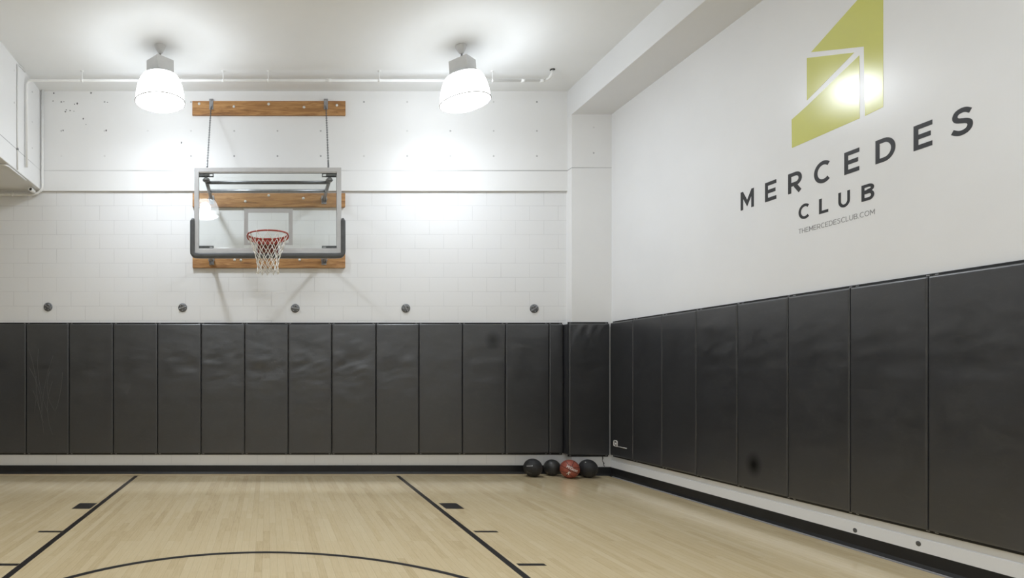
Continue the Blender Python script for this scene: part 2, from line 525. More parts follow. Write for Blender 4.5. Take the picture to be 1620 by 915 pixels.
# crack in the plaster at the foot of the column
m = MB()
cr = [(4.610, .283), (4.618, .24), (4.612, .205), (4.632, .17), (4.628, .15), (4.642, .122)]
wd = [.010, .016, .008, .018, .010, .012]
for i in range(len(cr) - 1):
    a, b_ = cr[i], cr[i + 1]
    m.add([(a[0] - wd[i] / 2, YC - .0015, a[1]), (a[0] + wd[i] / 2, YC - .0015, a[1]), (b_[0] + wd[i + 1] / 2, YC - .0015, b_[1]), (b_[0] - wd[i + 1] / 2, YC - .0015, b_[1])], [(0, 1, 2, 3)])
m.build('plaster_crack', M['hole'], wcol)

# ------------------------------------------------------------------ wall pads
def pad_mesh(w, h, t, seed, amp, folds=0.0):
    """quilted cushion: local x = width, z = height, front towards -y, back at y = 0"""
    r = .014
    edge = [0, .0015, .004, .008, .014, .022]
    def axis(Lt, step):
        k = max(2, int((Lt - 2 * .022) / step)); mid = [.022 + (Lt - .044) * i / k for i in range(1, k)]
        return edge + mid + [Lt - e for e in reversed(edge)]
    xs, zs = axis(w, .03), axis(h, .028)
    vs = []; fs = []; nx, nz = len(xs), len(zs)
    for z in zs:
        for x in xs:
            e = min(x, w - x, z, h - z)
            d = t - r + math.sqrt(max(0, r * r - (r - min(e, r)) ** 2))
            k = min(1, e / .09)
            nn = noise.noise(Vector((x * 3.0 + seed * 7.1, seed * 3.3, z * 6.5))) * .6 + noise.noise(Vector((x * 7 + seed, 5.5, z * 17 - x * 4))) * .4
            band = math.exp(-((z - h * .66) / .30) ** 2)
            d += k * amp * nn * (.35 + band)
            if folds:
                q = max(0, 1 - (h - z) / .45)
                s = math.sin((x + (h - z) * .45) * 42) * .5 + noise.noise(Vector((x * 14, 2, z * 3)))
                d += min(1, e / .03) * folds * q * s
            vs.append((x, -d, z))
    for j in range(nz - 1):
        for i in range(nx - 1):
            a = j * nx + i; fs.append((a, a + 1, a + nx + 1, a + nx))
    per = [i for i in range(nx)] + [j * nx + nx - 1 for j in range(1, nz)] + [(nz - 1) * nx + i for i in range(nx - 2, -1, -1)] + [j * nx for j in range(nz - 2, 0, -1)]
    m = MB(); m.add(vs, fs, True)
    ring = [vs[i] for i in per]; back = [(x, 0, z) for x, y, z in ring]; n = len(ring)
    m.add(ring + back, [(i, n + i, n + (i + 1) % n, (i + 1) % n) for i in range(n)])
    m.add(back, [tuple(range(n))])
    return m


PZ0, PZ1 = .292, 2.100
GRP = 'charcoal wall pads'


def wall_pad(loc, rotz, w, label, seed, amp=.0035, folds=0, mat=None, t=PT, gap=.002, cat='wall pad'):
    root = thing('wall_pad', loc, label, cat, GRP, (0, 0, rotz))
    h = PZ1 - PZ0
    c = pad_mesh(w - 2 * gap, h, t, seed, amp, folds).build('cushion', mat or M['vinyl'], root, (gap, 0, 0))
    for z0, z1 in ((-.024, .0005), (h - .0005, h + .022)):
        m = MB(); m.box(0.001, w - .001, -.013, 0, z0, z1, .003); f = m.build('nailing_strip', M['flange'], root)
        for x in (.03, w - .03):
            m = MB(); m.box(x - .012, x + .012, -.0145, -.0125, (z0 + z1) / 2 - .002, (z0 + z1) / 2 + .002)
            m.build('staple', M['staple'], f)
    return root


bx = [-28, 41, 109, 179, 249, 318, 387, 456, 525, 595, 663, 732, 800, 869]
labels = [
    'charcoal back-wall pad cut off by the left edge of the photo',
    'charcoal wall pad with long pale scratches, under the leftmost round anchor plate',
    'charcoal back-wall pad just right of the one with long pale scratches',
    'charcoal back-wall pad standing behind the far end of the left lane line',
    'charcoal back-wall pad under the second round anchor plate from the left',
    'charcoal back-wall pad just left of the one straight below the hoop net',
    'charcoal back-wall pad straight below the hoop net',
    'creased charcoal back-wall pad under the middle round anchor plate',
    'creased charcoal back-wall pad between those under the middle and fourth anchor plates',
    'charcoal back-wall pad under the fourth anchor plate, behind the right lane line end',
    'charcoal back-wall pad just left of the one with a dark smudge near its top',
    'charcoal back-wall pad with a dark round smudge near its top right corner',
    'charcoal back-wall pad under the rightmost round anchor plate, behind the leftmost ball',
]
sm_b = mat_vinyl('charcoal_vinyl_smudge_high', [(.42, 1.58, .13, .15)], dark=.55)
amps = [.003, .004, .004, .004, .006, .007, .007, .010, .010, .007, .005, .005, .004]
for i, lb in enumerate(labels):
    x0 = (bx[i] - VX) * 8.83 / F; x1 = (bx[i + 1] - VX) * 8.83 / F
    p = wall_pad((x0, D, PZ0), 0, x1 - x0, lb, i + 1, amps[i], 0, sm_b if i == 11 else None)
    if i == 1:   # long pale scratches
        m = MB()
        for k in range(9):
            a = random.uniform(.05, .5); z = random.uniform(.25, .6); pts = []
            ln = random.uniform(.5, .95); lean = random.uniform(-.18, .22); cv = random.uniform(-.15, .15)
            for q in range(13):
                u = q / 12
                x = a + lean * u + cv * u * (1 - u) * 2
                if .02 < x < .58: pts.append((x, -PT - .0022, z + ln * u))
            if len(pts) > 3: m.tube(pts, .0022, 5)
        m.build('scratch', M['scuff'], p)
x0 = (869 - VX) * 8.83 / F
wall_pad((x0, D, PZ0), 0, 4.128 - x0, 'narrow charcoal wall pad squeezed between the back-wall pads and the column pad', 20, .003)
# column pad: front and the return on its side, one thing
colpad = wall_pad((XB - .06, YC, PZ0 - .006), 0, XR - PT - XB + .058, 'folded charcoal pad wrapped around the column behind the basketball', 31, .004, .0055)
m = pad_mesh(D - YC, PZ1 - PZ0, .058, 33, .002)
sd = m.build('side_cushion', M['vinyl'], colpad, (.060, .158, 0)); sd.rotation_euler = (0, 0, -PI / 2)

rl = [
    'charcoal right-wall pad in the far corner with a small white logo near its bottom',
    'charcoal right-wall pad just right of the corner pad with the white logo',
    'charcoal right-wall pad third from the far corner, two left of the smudged one',
    'charcoal right-wall pad fourth from the far corner, just left of the smudged one',
    'charcoal right-wall pad with a dark round smudge near its bottom',
    'charcoal right-wall pad just right of the one with a low dark smudge',
    'charcoal right-wall pad between the last whole seam and the sixth pad from the corner',
    'largest charcoal right-wall pad, cut off by the right edge of the photo',
]
rl[6] = 'last charcoal right-wall pad seen whole, beside the one cut off at right'
sm_r = mat_vinyl('charcoal_vinyl_smudge_low', [(.215, .235, .115, .135)])
rx = [961, 1001, 1047, 1101, 1166, 1246, 1344, 1467]
ys = [(XR - PT) * F / (x - VX) for x in rx] + [4.494 - .598, 4.494 - .598 * 2]
ys[0] = YC - PT - .004
ys[8] = ys[7] - .605
for i, lb in enumerate(rl):
    w = ys[i] - ys[i + 1]
    p = wall_pad((XR, ys[i], PZ0 - (.0 if i < 7 else .0)), -PI / 2, w, lb, 50 + i, .004 if i != 3 else .007, 0, sm_r if i == 4 else None)
    if i == 0:  # white rounded-square logo with a tail stroke
        def lp(px, py):
            y = (XR - PT - .002) * F / (px - VX)
            return ys[0] - y, EYE + (VY - py) * y / F - PZ0
        c0 = lp(974, 702); m = MB()
        sq = []
        hw, hh = .040, .036
        for cx, cz, a0 in ((hw - .015, hh - .015, 0), (-hw + .015, hh - .015, PI / 2), (-hw + .015, -hh + .015, PI), (hw - .015, -hh + .015, 1.5 * PI)):
            for q in range(5):
                a = a0 + q * PI / 8; sq.append((c0[0] + cx + .015 * math.cos(a), -PT - .004, c0[1] + cz + .015 * math.sin(a)))
        m.tube(sq, .0075, 6, True)
        m.lathe([(0, .006), (.014, .005), (.018, 0)], 14, (0, -1, 0), (c0[0] - .002, -PT - .001, c0[1] - .004))
        e0, e1 = lp(978, 704.8), lp(991.5, 708.6)
        m.tube([(e0[0] - .02, -PT - .004, c0[1] - hh), (e1[0], -PT - .004, c0[1] - hh)], .0055, 6)
        tag(m.build('logo_mark', M['mark_white'], p), 'small white printed logo')

# ------------------------------------------------------------------ lettering on the right wall
def offset_strip(pts, w, closed):
    n = len(pts); Ls, Rs = [], []
    P = [Vector(p) for p in pts]
    for i in range(n):
        if closed: d0 = (P[i] - P[i - 1]).normalized(); d1 = (P[(i + 1) % n] - P[i]).normalized()
        else:
            d1 = (P[min(i + 1, n - 1)] - P[min(i, n - 2)]).normalized() if i < n - 1 else (P[i] - P[i - 1]).normalized()
            d0 = (P[i] - P[i - 1]).normalized() if i > 0 else d1
        n0 = Vector((-d0.y, d0.x)); n1 = Vector((-d1.y, d1.x)); mm = (n0 + n1)
        if mm.length < 1e-4: mm = n0
        mm.normalize(); k = w / 2 / max(.35, mm.dot(n0))
        Ls.append(P[i] + mm * k); Rs.append(P[i] - mm * k)
    return Ls, Rs


def ell(cx, cy, rx, ry, a0, a1, n=18): return [(cx + rx * math.cos(math.radians(a0 + (a1 - a0) * i / n)), cy + ry * math.sin(math.radians(a0 + (a1 - a0) * i / n))) for i in range(n + 1)]


def crom(pts, k=6):
    out = []; P = [pts[0]] + list(pts) + [pts[-1]]
    for i in range(1, len(P) - 2):
        p0, p1, p2, p3 = [Vector(q) for q in P[i - 1:i + 3]]
        for j in range(k):
            t = j / k
            out.append(tuple(.5 * ((2 * p1) + (p2 - p0) * t + (2 * p0 - 5 * p1 + 4 * p2 - p3) * t * t + (3 * p1 - p0 - 3 * p2 + p3) * t ** 3)))
    out.append(tuple(pts[-1])); return out


def glyph(ch, s):
    """strokes (points, closed, width) of a geometric capital, cap height 1; s = stroke width; returns (strokes, advance width)"""
    h = s / 2
    if ch == 'M':
        W = .98; return [([(h, 0), (h, 1)], 0, s), ([(W - h, 0), (W - h, 1)], 0, s), ([(h * .9, 1 - h * .4), (W / 2, .30), (W - h * .9, 1 - h * .4)], 0, s * .98)], W
    if ch == 'E':
        W = .72; return [([(h, 0), (h, 1)], 0, s), ([(h, 1 - h), (W, 1 - h)], 0, s), ([(h, .505), (W * .92, .505)], 0, s), ([(h, h), (W, h)], 0, s)], W
    if ch == 'R':
        W = .80; b0 = [(h, 1 - h), (.46, 1 - h)] + ell(.46, .665, .27, .335 - h, 90, -90, 14)[1:] + [(h, .33 + h)]
        return [([(h, 0), (h, 1)], 0, s), (b0, 0, s), ([(.42, .36), (W - h * .9, 0)], 0, s * 1.08)], W
    if ch == 'C':
        W = .86; return [(ell(.51, .5, .51 - h, .52 - h, 48, 312, 30), 0, s)], W
    if ch == 'D':
        W = .88; return [([(h, h), (h, 1 - h), (.38, 1 - h)] + ell(.38, .5, .50 - h, .5 - h, 90, -90, 22)[1:], 1, s)], W
    if ch == 'S':
        W = .76
        p = [(.68, .825), (.52, .925), (.36, .945), (.20, .885), (.135, .74), (.20, .605), (.38, .53), (.54, .475), (.655, .38), (.655, .22), (.55, .10), (.38, .055), (.22, .085), (.05, .19)]
        return [(crom([(x, .5 + (y - .5) * (1.02 - s + .11) ) for x, y in p], 4), 0, s)], W
    if ch == 'L':
        W = .64; return [([(h, 1), (h, 0)], 0, s), ([(h, h), (W, h)], 0, s)], W
    if ch == 'U':
        W = .84; return [([(h, 1), (h, .42)] + ell(W / 2, .42, W / 2 - h, .43 - h, 180, 360, 18)[1:-1] + [(W - h, .42), (W - h, 1)], 0, s)], W
    if ch == 'B':
        W = .80
        a = [(h, 1 - h), (.45, 1 - h)] + ell(.45, .755, .25, .245 - h, 90, -90, 12)[1:] + [(h, .51 + 0)]
        c = [(h, .51), (.48, .51)] + ell(.48, .255 + h / 2, W - h - .48, .255 - h / 2, 90, -90, 12)[1:] + [(h, h)]
        return [([(h, 0), (h, 1)], 0, s), (a, 0, s), (c, 0, s)], W
    if ch == 'T':
        W = .72; return [([(W / 2, 0), (W / 2, 1)], 0, s), ([(0, 1 - h), (W, 1 - h)], 0, s)], W
    if ch == 'H':
        W = .80; return [([(h, 0), (h, 1)], 0, s), ([(W - h, 0), (W - h, 1)], 0, s), ([(h, .5), (W - h, .5)], 0, s)], W
    if ch == 'O':
        W = 1.0; return [(ell(.5, .5, .5 - h, .51 - h, 0, 345, 23), 1, s)], W
    if ch == '.':
        return [([(.0, h), (s * 1.2, h)], 0, s * 1.2)], s * 1.2


def letter_into(m, ch, s, place, t):
    g, W = glyph(ch, s)
    t0 = t
    for si, (pts, closed, w) in enumerate(g):
        t = t0 + .00025 * si
        A, B = offset_strip(pts, w, closed); n = len(A)
        fr = [place(p.x / W, p.y, t) for p in A] + [place(p.x / W, p.y, t) for p in B]
        bk = [place(p.x / W, p.y, 0) for p in A] + [place(p.x / W, p.y, 0) for p in B]
        fs = []
        for i in range(n if closed else n - 1):
            j = (i + 1) % n
            fs += [(i, j, n + j, n + i), (i, 2 * n + i, 2 * n + j, j), (n + i, n + j, 3 * n + j, 3 * n + i)]
        if not closed:
            fs += [(0, n, 3 * n, 2 * n), (n - 1, 3 * n - 1, 4 * n - 1, 2 * n - 1)]
        m.add(fr + bk, fs)


def on_wall(y0, y1, z0, z1, root):
    """glyph box -> local point of a decal whose root stands on the right wall"""
    def pl(u, v, d):
        return (XR - d - root[0], y0 + (y1 - y0) * u - root[1], z0 + (z1 - z0) * v - root[2])
    return pl


root = (XR, 6.34, 3.04)
w1 = thing('wall_lettering', root, 'large black lettering along the right wall, the longest word under the lime emblem', 'lettering')
for ch, a, b_ in (('M', 6.337, 6.166), ('E', 6.027, 5.894), ('R', 5.759, 5.616), ('C', 5.486, 5.332), ('E', 5.198, 5.067), ('D', 4.931, 4.775), ('E', 4.640, 4.510), ('S', 4.386, 4.250)):
    m = MB(); letter_into(m, ch, .185, on_wall(a, b_, 3.040, 3.222, root), .002); m.build('letter', M['char'], w1)
root = (XR, 5.65, 2.779)
w2 = thing('wall_lettering', root, 'shorter black four-letter word under the longest word on the right wall', 'lettering')
for ch, a, b_ in (('C', 5.645, 5.536), ('L', 5.436, 5.347), ('U', 5.252, 5.148), ('B', 5.047, 4.942)):
    m = MB(); letter_into(m, ch, .185, on_wall(a, b_, 2.778, 2.907, root), .002); m.build('letter', M['char'], w2)
root = (XR, 5.645, 2.655)
w3 = thing('wall_lettering', root, 'small thin grey web address line, lowest lettering on the right wall', 'lettering')
txt = 'THEMERCEDESCLUB.COM'
adv = [glyph(c, .1)[1] for c in txt]; gp = .20; tot = sum(adv) + gp * (len(txt) - 1); k = (5.645 - 4.9375) / tot; yy = 5.645
for c, a in zip(txt, adv):
    m = MB(); letter_into(m, c, .105, on_wall(yy, yy - a * k, 2.655, 2.697, root), .0015); m.build('letter', M['url'], w3)
    yy -= (a + gp) * k


def ez(a, b_): return wall_pt(1240 + a / 3.8125, b_ / 3.8125)


root = (XR, 5.72, 2.9)
em = thing('wall_emblem', root, 'angular lime yellow emblem high on the right wall above the lettering', 'emblem')
A, Bq = ez(165, 315), ez(445, 0); yR = ez(600, 500)[0]
sl = (Bq[1] - A[1]) / (Bq[0] - A[0]); ztop = A[1] + sl * (yR - A[0])
p1 = [A, (yR, ztop), (yR, ez(601, 645)[1]), ez(490, 700), ez(484, 281)]
p2 = [ez(140, 350), ez(425, 317), ez(140, 606)]
p3 = [ez(48, 722), ez(140, 640), ez(456, 334), ez(458, 714), ez(50, 893)]
for pl in (p1, p2, p3):
    m = MB(); m.prism(pl, lambda u, v, d: (-d, u - root[1], v - root[2]), .0018); m.build('emblem_panel', M['lime'], em)

# ------------------------------------------------------------------ wooden boards on the back wall
def plank(z0, z1, y, bolts, label, x0=-1.055, x1=1.080, t=.04):
    r = thing('mounting_board', (0, y, z0), label, 'board', 'wooden mounting boards')
    m = MB(); m.box(x0, x1, -t, 0, 0, z1 - z0, .004); m.build('plank', M['board_wood'], r)
    for bxx, bz in bolts:
        mm = MB(); mm.lathe([(0, .012), (.010, .012), (.012, .004), (.019, .004), (.019, 0)], 14, (0, -1, 0), (bxx, -t, bz - z0)); mm.build('bolt', M['zinc'], r)
    return r


def zpl(py, y): return EYE + (VY - py) * y / F


YP = 8.80
bl = lambda L_, y: [((px - VX) * y / F, zpl(py, y)) for px, py in L_]
plank(zpl(182, YP), zpl(159.5, YP), DU, bl([(315, 164), (370, 168.5), (425, 164.5), (481, 169.5), (533, 166.5)], YP), 'topmost wooden board on the back wall, holding the two chains')
plank(zpl(327, 8.82), zpl(304.8, 8.82) - .004, D, bl([(388, 318.5), (480, 313.5), (425, 309)], 8.82), 'middle wooden board on the back wall, seen through the glass backboard', t=.045)
plank(zpl(423.5, 8.82), zpl(401.5, 8.82), D, bl([(371, 411), (381, 411.5), (474, 411)], 8.82), 'lowest wooden board on the back wall, just below the backboard padding', t=.045)

# ------------------------------------------------------------------ basketball hoop
YG = 7.855
S = YG / F
hoop = thing('basketball_hoop', (0, YG, 2.90), 'wall-mounted basketball hoop with glass backboard, red rim and white net', 'basketball hoop')
def H(p): return (p[0], p[1] - YG, p[2] - 2.90)
gx0, gx1 = (307.3 - VX) * S, (540 - VX) * S
gz1, gz0 = EYE + (VY - 265.2) * S, EYE + (VY - 401.5) * S
cx = (gx0 + gx1) / 2
fw = .058
m = MB()
def barx(z0, z1): m.box(gx0, gx1, -.006, .045, z0 - 2.9, z1 - 2.9, .004)
barx(gz1 - fw, gz1); barx(gz0, gz0 + fw)
m.box(gx0, gx0 + fw, -.0062, .0448, gz0 - 2.9, gz1 - 2.9, .004); m.box(gx1 - fw, gx1, -.0062, .0448, gz0 - 2.9, gz1 - 2.9, .004)
# thin inner lip around the glass
for a in (0, 1):
    z = (gz1 - fw - .010 if a else gz0 + fw) - 2.9
    m.box(gx0 + fw, gx1 - fw, .0, .03, z, z + .010)
m.build('backboard_frame', M['alu'], hoop)
m = MB(); m.box(gx0 + fw - .01, gx1 - fw + .01, .004, .016, gz0 + fw - .01 - 2.9, gz1 - fw + .01 - 2.9)
gl = m.build('glass_panel', M['glass'], hoop)
tx0, tx1 = (386.2 - VX) * S, (463 - VX) * S; tz1, tz0 = EYE + (VY - 330.3) * S - 2.9, EYE + (VY - 388) * S - 2.9
m = MB(); bw = .05
m.box(tx0, tx1, .0025, .0038, tz1 - bw, tz1); m.box(tx0, tx1, .0025, .0038, tz0, tz0 + bw * .6)
m.box(tx0, tx0 + bw, .0025, .0038, tz0 + bw * .6, tz1 - bw); m.box(tx1 - bw, tx1, .0025, .0038, tz0 + bw * .6, tz1 - bw)
tag(m.build('target_square', M['etch'], gl), 'pale grey painted target square')
# padding: one moulded U around the lower edge and corners
m = MB()
pz = gz0 - 2.9
r = .028
path = [(gx0 - .012, .02, EYE + (VY - 346) * S - 2.9), (gx0 - .022, .02, EYE + (VY - 350) * S - 2.9), (gx0 - .022, .02, pz + .04)] + \
       [(gx0 + .03 - .052 * math.cos(a), .02, pz + .02 - .045 * math.sin(a)) for a in (.3, .7, 1.1)] + [(gx0 + .07, .02, pz - .024)]
pR = [(2 * cx - x, y, z) for x, y, z in reversed(path)]
full = path + pR
vs = []; fs = []
# rounded-rectangle section swept in the board's plane
sec = []
for sx_, sy_, a0 in ((1, 1, 0), (-1, 1, PI / 2), (-1, -1, PI), (1, -1, 1.5 * PI)):
    for q in range(4):
        a = a0 + q * PI / 6; sec.append((sx_ * .012 + .018 * math.cos(a), sy_ * .028 + .018 * math.sin(a)))
P = [Vector(p) for p in full]
for i, p in enumerate(P):
    t = (P[min(i + 1, len(P) - 1)] - P[max(i - 1, 0)]).normalized(); nrm = Vector((-t.z, 0, t.x))
    sc = .55 if i in (0, len(P) - 1) else 1
    for (u, v) in sec: vs.append(tuple(p + nrm * u * sc + Vector((0, v, 0))))
ns = len(sec)
for i in range(len(P) - 1):
    for k_ in range(ns):
        l = (k_ + 1) % ns; fs.append((i * ns + k_, i * ns + l, (i + 1) * ns + l, (i + 1) * ns + k_))
m.add(vs, fs, True); m.add(vs[:ns], [tuple(range(ns))]); m.add(vs[-ns:], [tuple(range(ns))])
m.build('edge_padding', M['padding'], hoop)

# corner plates behind the glass, ball joints, struts to the wall boards
ZU, ZD = 3.835, 2.985
for sgn in (-1, 1):
    cxs = cx + sgn * (.772)
    for top in (1, 0):
        zc = (EYE + (VY - 276.3) * S if top else EYE + (VY - 390.6) * S) - 2.9
        hh = .024 if top else .016
        xa, xb = (cx + sgn * .855, cx + sgn * .675)
        x0, x1 = min(xa, xb), max(xa, xb)
        m = MB()
        m.box(x0, x1, .018, .03, zc + hh - .012, zc + hh); m.box(x0, x1, .018, .03, zc - hh, zc - hh + .012)
        inner = x1 if sgn < 0 else x0
        m.box(inner, inner + (-.012 if sgn < 0 else .012), .018, .03, zc - hh, zc + hh)
        sx0, sx1 = (x0, x1 - .05) if sgn < 0 else (x0 + .05, x1)
        m.box(sx0, sx1, .018, .034, zc - hh, zc + hh)
        m.build('corner_plate', M['dark_steel'], hoop)
        # joint
        zs = (ZU if top else ZD) - 2.9
        m = MB(); jx = cxs
        m.box(jx - .02, jx + .02, .03, .07, min(zs, zc) - .012, max(zs, zc) + .012, .004)
        m.lathe([(0, -.035), (.022, -.035), (.024, -.03), (.024, .03), (.022, .035), (0, .035)], 16, (1, 0, 0), (jx, .075, zs))
        m.lathe([(0, -.045), (.011, -.045), (.011, .045), (0, .045)], 8, (1, 0, 0), (jx, .075, zs))
        m.build('joint_bracket', M['steel'], hoop)
        # strut
        yb = D - .045 - YG
        m = MB(); m.tube([(jx, .09, zs), (jx + sgn * .012, yb - .05, zs)], .024, 14); m.build('strut', M['steel'], hoop)
        m = MB()
        wx = jx + sgn * .012
        m.box(wx - .035, wx + .035, yb - .008, yb, zs - .06, zs + .06, .003)
        m.box(wx - .034, wx - .026, yb - .075, yb - .006, zs - .03, zs + .03, .002); m.box(wx + .026, wx + .034, yb - .075, yb - .006, zs - .03, zs + .03, .002)
        m.lathe([(0, -.045), (.01, -.045), (.01, .045), (0, .045)], 8, (1, 0, 0), (wx, yb - .05, zs))
        for dz in (-.048, .048): m.lathe([(0, .012), (.009, .012), (.009, 0)], 8, (0, -1, 0), (wx, yb - .008, zs + dz))
        m.build('wall_bracket', M['steel'], hoop)
# cross tubes between the upper struts
zs = ZU - 2.9
m = MB(); m.tube([(cx - .772, .115, zs - .018), (cx + .772, .115, zs - .018)], .0215, 14); m.build('cross_tube', M['dark_steel'], hoop)
m = MB(); m.tube([(cx - .778, .55, zs), (cx + .778, .55, zs)], .024, 14); m.build('cross_tube', M['steel'], hoop)

# rim
zr = 3.05 - 2.9; yc_ = -(.151 + .2286); R = .2286 + .009
m = MB(); m.tube([(cx + R * math.cos(2 * PI * k / 64), yc_ + R * math.sin(2 * PI * k / 64), zr) for k in range(64)], .0095, 10, True)
# curved brace skirt along the rear half
vs = []; fs = []; n = 32
for i in range(n + 1):
    a = math.radians(-8 + 196 * i / n); q = math.sin(max(0, min(PI, math.radians(180 * i / n))))
    hgt = .012 + .05 * q ** .6
    for rr, zz in ((R - .004, 0), (R + .006, 0), (R + .012, -hgt), (R + .004, -hgt)):
        vs.append((cx + rr * math.cos(a), yc_ + rr * math.sin(a), zr + zz))
for i in range(n):
    for k_ in range(4): fs.append((4 * i + k_, 4 * i + (k_ + 1) % 4, 4 * (i + 1) + (k_ + 1) % 4, 4 * (i + 1) + k_))
m.add(vs, fs); m.add(vs[:4], [(0, 1, 2, 3)]); m.add(vs[-4:], [(0, 1, 2, 3)])
# flat arm from the ring to the mount
m.add([(cx - .13, yc_ + R * .86, zr - .006), (cx + .13, yc_ + R * .86, zr - .006), (cx + .09, -.06, zr - .006), (cx - .09, -.06, zr - .006),
       (cx - .13, yc_ + R * .86, zr + .004), (cx + .13, yc_ + R * .86, zr + .004), (cx + .09, -.06, zr + .004), (cx - .09, -.06, zr + .004)],
      [(0, 1, 2, 3), (4, 5, 6, 7), (0, 1, 5, 4), (1, 2, 6, 5), (2, 3, 7, 6), (3, 0, 4, 7)])
for sg in (-1, 1):
    m.tube([(cx + sg * .175, yc_ + R * .68, zr - .01), (cx + sg * .07, -.04, zr - .10)], .007, 8)
rim = m.build('rim', M['rim'], hoop)
m = MB()
m.box(cx - .125, cx + .125, -.022, -.007, zr - .16, zr + .02, .004)
m.prism([(-.022, zr - .005), (-.105, zr - .005), (-.085, zr - .06), (-.022, zr - .15)], lambda u, v, d: (cx - .075 + d, u, v), .15)
for bxx in (-.1, .1):
    for bz in (-.13, 0): m.lathe([(0, .01), (.011, .01), (.011, 0)], 8, (0, -1, 0), (cx + bxx, -.022, zr + bz))
tag(m.build('rim_mount', M['rim_dark'], hoop), 'dark red rim mount')
# net: twelve cords crossing in diamonds
m = MB()
lev = [(0, R - .002, -.008), (1, .205, -.10), (2, .172, -.185), (3, .148, -.26), (4, .130, -.33), (5, .124, -.395), (6, .136, -.455)]
def node(l, k):
    _, rr, dz = lev[l]
    a = 2 * PI * (k + (.5 if l % 2 else 0)) / 12 + .09 * noise.noise(Vector((k * 1.7, l * 2.1, .3)))
    dz += .010 * noise.noise(Vector((k * 2.3, l * 1.1, 4.2))); rr *= 1 + .05 * noise.noise(Vector((k * 1.1, l * .9, 8.8)))
    return Vector((cx + rr * math.cos(a), yc_ + rr * math.sin(a), zr + dz))
def cord(a, b_, bow=0):
    mid = (a + b_) / 2 + Vector((0, 0, -bow)); ax = Vector((cx, yc_, mid.z)); mid = mid + (ax - mid).normalized() * .004
    m.tube([a, mid, b_], .0042, 6)
for l in range(6):
    for k in range(12):
        a = node(l, k)
        k0, k1 = (k, (k + 1) % 12) if l % 2 else ((k - 1) % 12, k)
        cord(a, node(l + 1, k0)); cord(a, node(l + 1, k1))
for l in range(1, 7):
    for k in range(12):
        p = node(l, k); m.lathe([(0, -.008), (.0065, -.004), (.0065, .004), (0, .008)], 6, (0, 0, 1), p)
for k in range(12):   # hook loops round the rim
    p = node(0, k); d_ = Vector((p.x - cx, p.y - yc_, 0)).normalized()
    m.tube([p + d_ * (.013 * math.cos(a)) + Vector((0, 0, .010 + .013 * math.sin(a))) for a in [2 * PI * q / 8 for q in range(8)]], .003, 5, True)
m.build('net', M['net'], hoop)
# chains
for sgn in (-1, 1):
    top = Vector(((-.79 if sgn < 0 else .805), YP - .035 - YG, 5.10 - 2.9)); bot = Vector((cx + sgn * .755, .02, gz1 + .03 - 2.9))
    dv = bot - top; nl = int(dv.length / .030); q = Vector((0, 0, 1)).rotation_difference(dv.normalized())
    m = MB()
    for i in range(nl):
        c = top + dv * ((i + .5) / nl); pts = []
        for kk in range(10):
            a = 2 * PI * kk / 10; u = .0085 * math.cos(a); w_ = .011 * math.sin(a) + (.0085 if math.sin(a) > 0 else -.0085)
            o = Vector((u, 0, w_)) if i % 2 else Vector((0, u, w_))
            pts.append(c + q @ o)
        m.tube(pts, .0034, 5, True)
    ch = m.build('chain', M['dark_steel'], hoop)
    m = MB(); m.tube([bot + q @ Vector((0, 0, -.10)), bot + q @ Vector((0, 0, -.02))], .010, 8)
    m.lathe([(0, -.02), (.012, -.02), (.012, .02), (0, .02)], 10, (0, 0, 1), bot + Vector((0, 0, -.012)))
    m.build('turnbuckle', M['dark_steel'], ch)
    m = MB(); yy = YP + .005 - YG
    zz0, zz1 = 5.085 - 2.9, 5.235 - 2.9
    m.box(top.x - .028, top.x + .028, yy - .008, yy, zz0, zz1, .003)
    m.box(top.x - .012, top.x + .012, yy - .045, yy, zz0 + .03, zz0 + .06, .003)
    m.tube(arc((top.x, yy - .04, 5.11 - 2.9), .016, 0, 2 * PI, 12, 'yz')[:-1], .005, 6, True)
    for zz in (zz0 + .02, zz1 - .02): m.lathe([(0, .014), (.011, .014), (.011, 0)], 8, (0, -1, 0), (top.x, yy - .008, zz))
    m.build('chain_bracket', M['steel'], hoop)

# ------------------------------------------------------------------ high-bay lamps
YLMP = 7.62
lamp = thing('pendant_lamp', (-1.30, YLMP, 4.68), 'lit white dome lamp hanging from the ceiling left of the hoop', 'lamp', 'white dome ceiling lamps')
m = MB()
prof = [(0.0, -.075), (.10, -.068), (.20, -.048), (.27, -.018), (.291, .0), (.290, .03), (.283, .11), (.266, .19), (.236, .265), (.21, .302)]
m.lathe(prof, 48); tag(m.build('shade', M['lamp'], lamp), 'glowing white dome shade')
m = MB(); m.lathe([(.213, .300), (.19, .325), (.15, .348), (.10, .364), (0, .372)], 36); m.build('shade_cap', M['ballast'], lamp)
m = MB(); m.tube([(.296 * math.cos(2 * PI * k / 48), .296 * math.sin(2 * PI * k / 48), -.002) for k in range(48)], .007, 8, True)
for k in range(6):
    a = 2 * PI * k / 6; m.tube([(.296 * math.cos(a), .296 * math.sin(a), 0), (.262 * math.cos(a), .262 * math.sin(a), .17)], .004, 6)
m.build('shade_ring', M['ballast'], lamp)
m = MB(); m.box(-.118, .118, -.118, .118, .345, .505, .006); bb = m.build('ballast_box', M['ballast'], lamp); bb.rotation_euler = (0, 0, PI / 4)
m = MB(); m.tube([(0, 0, .50), (0, 0, .60)], .010, 8)
m.tube([(.014 * math.cos(a), 0, .545 + .02 * math.sin(a)) for a in [2 * PI * q / 12 for q in range(12)]], .006, 6, True); m.build('hook', M['hook'], lamp)
m = MB(); m.lathe([(0, .585), (.022, .588), (.034, .605), (.062, .66), (.070, .68)], 28); m.build('ceiling_canopy', M['ballast'], lamp)
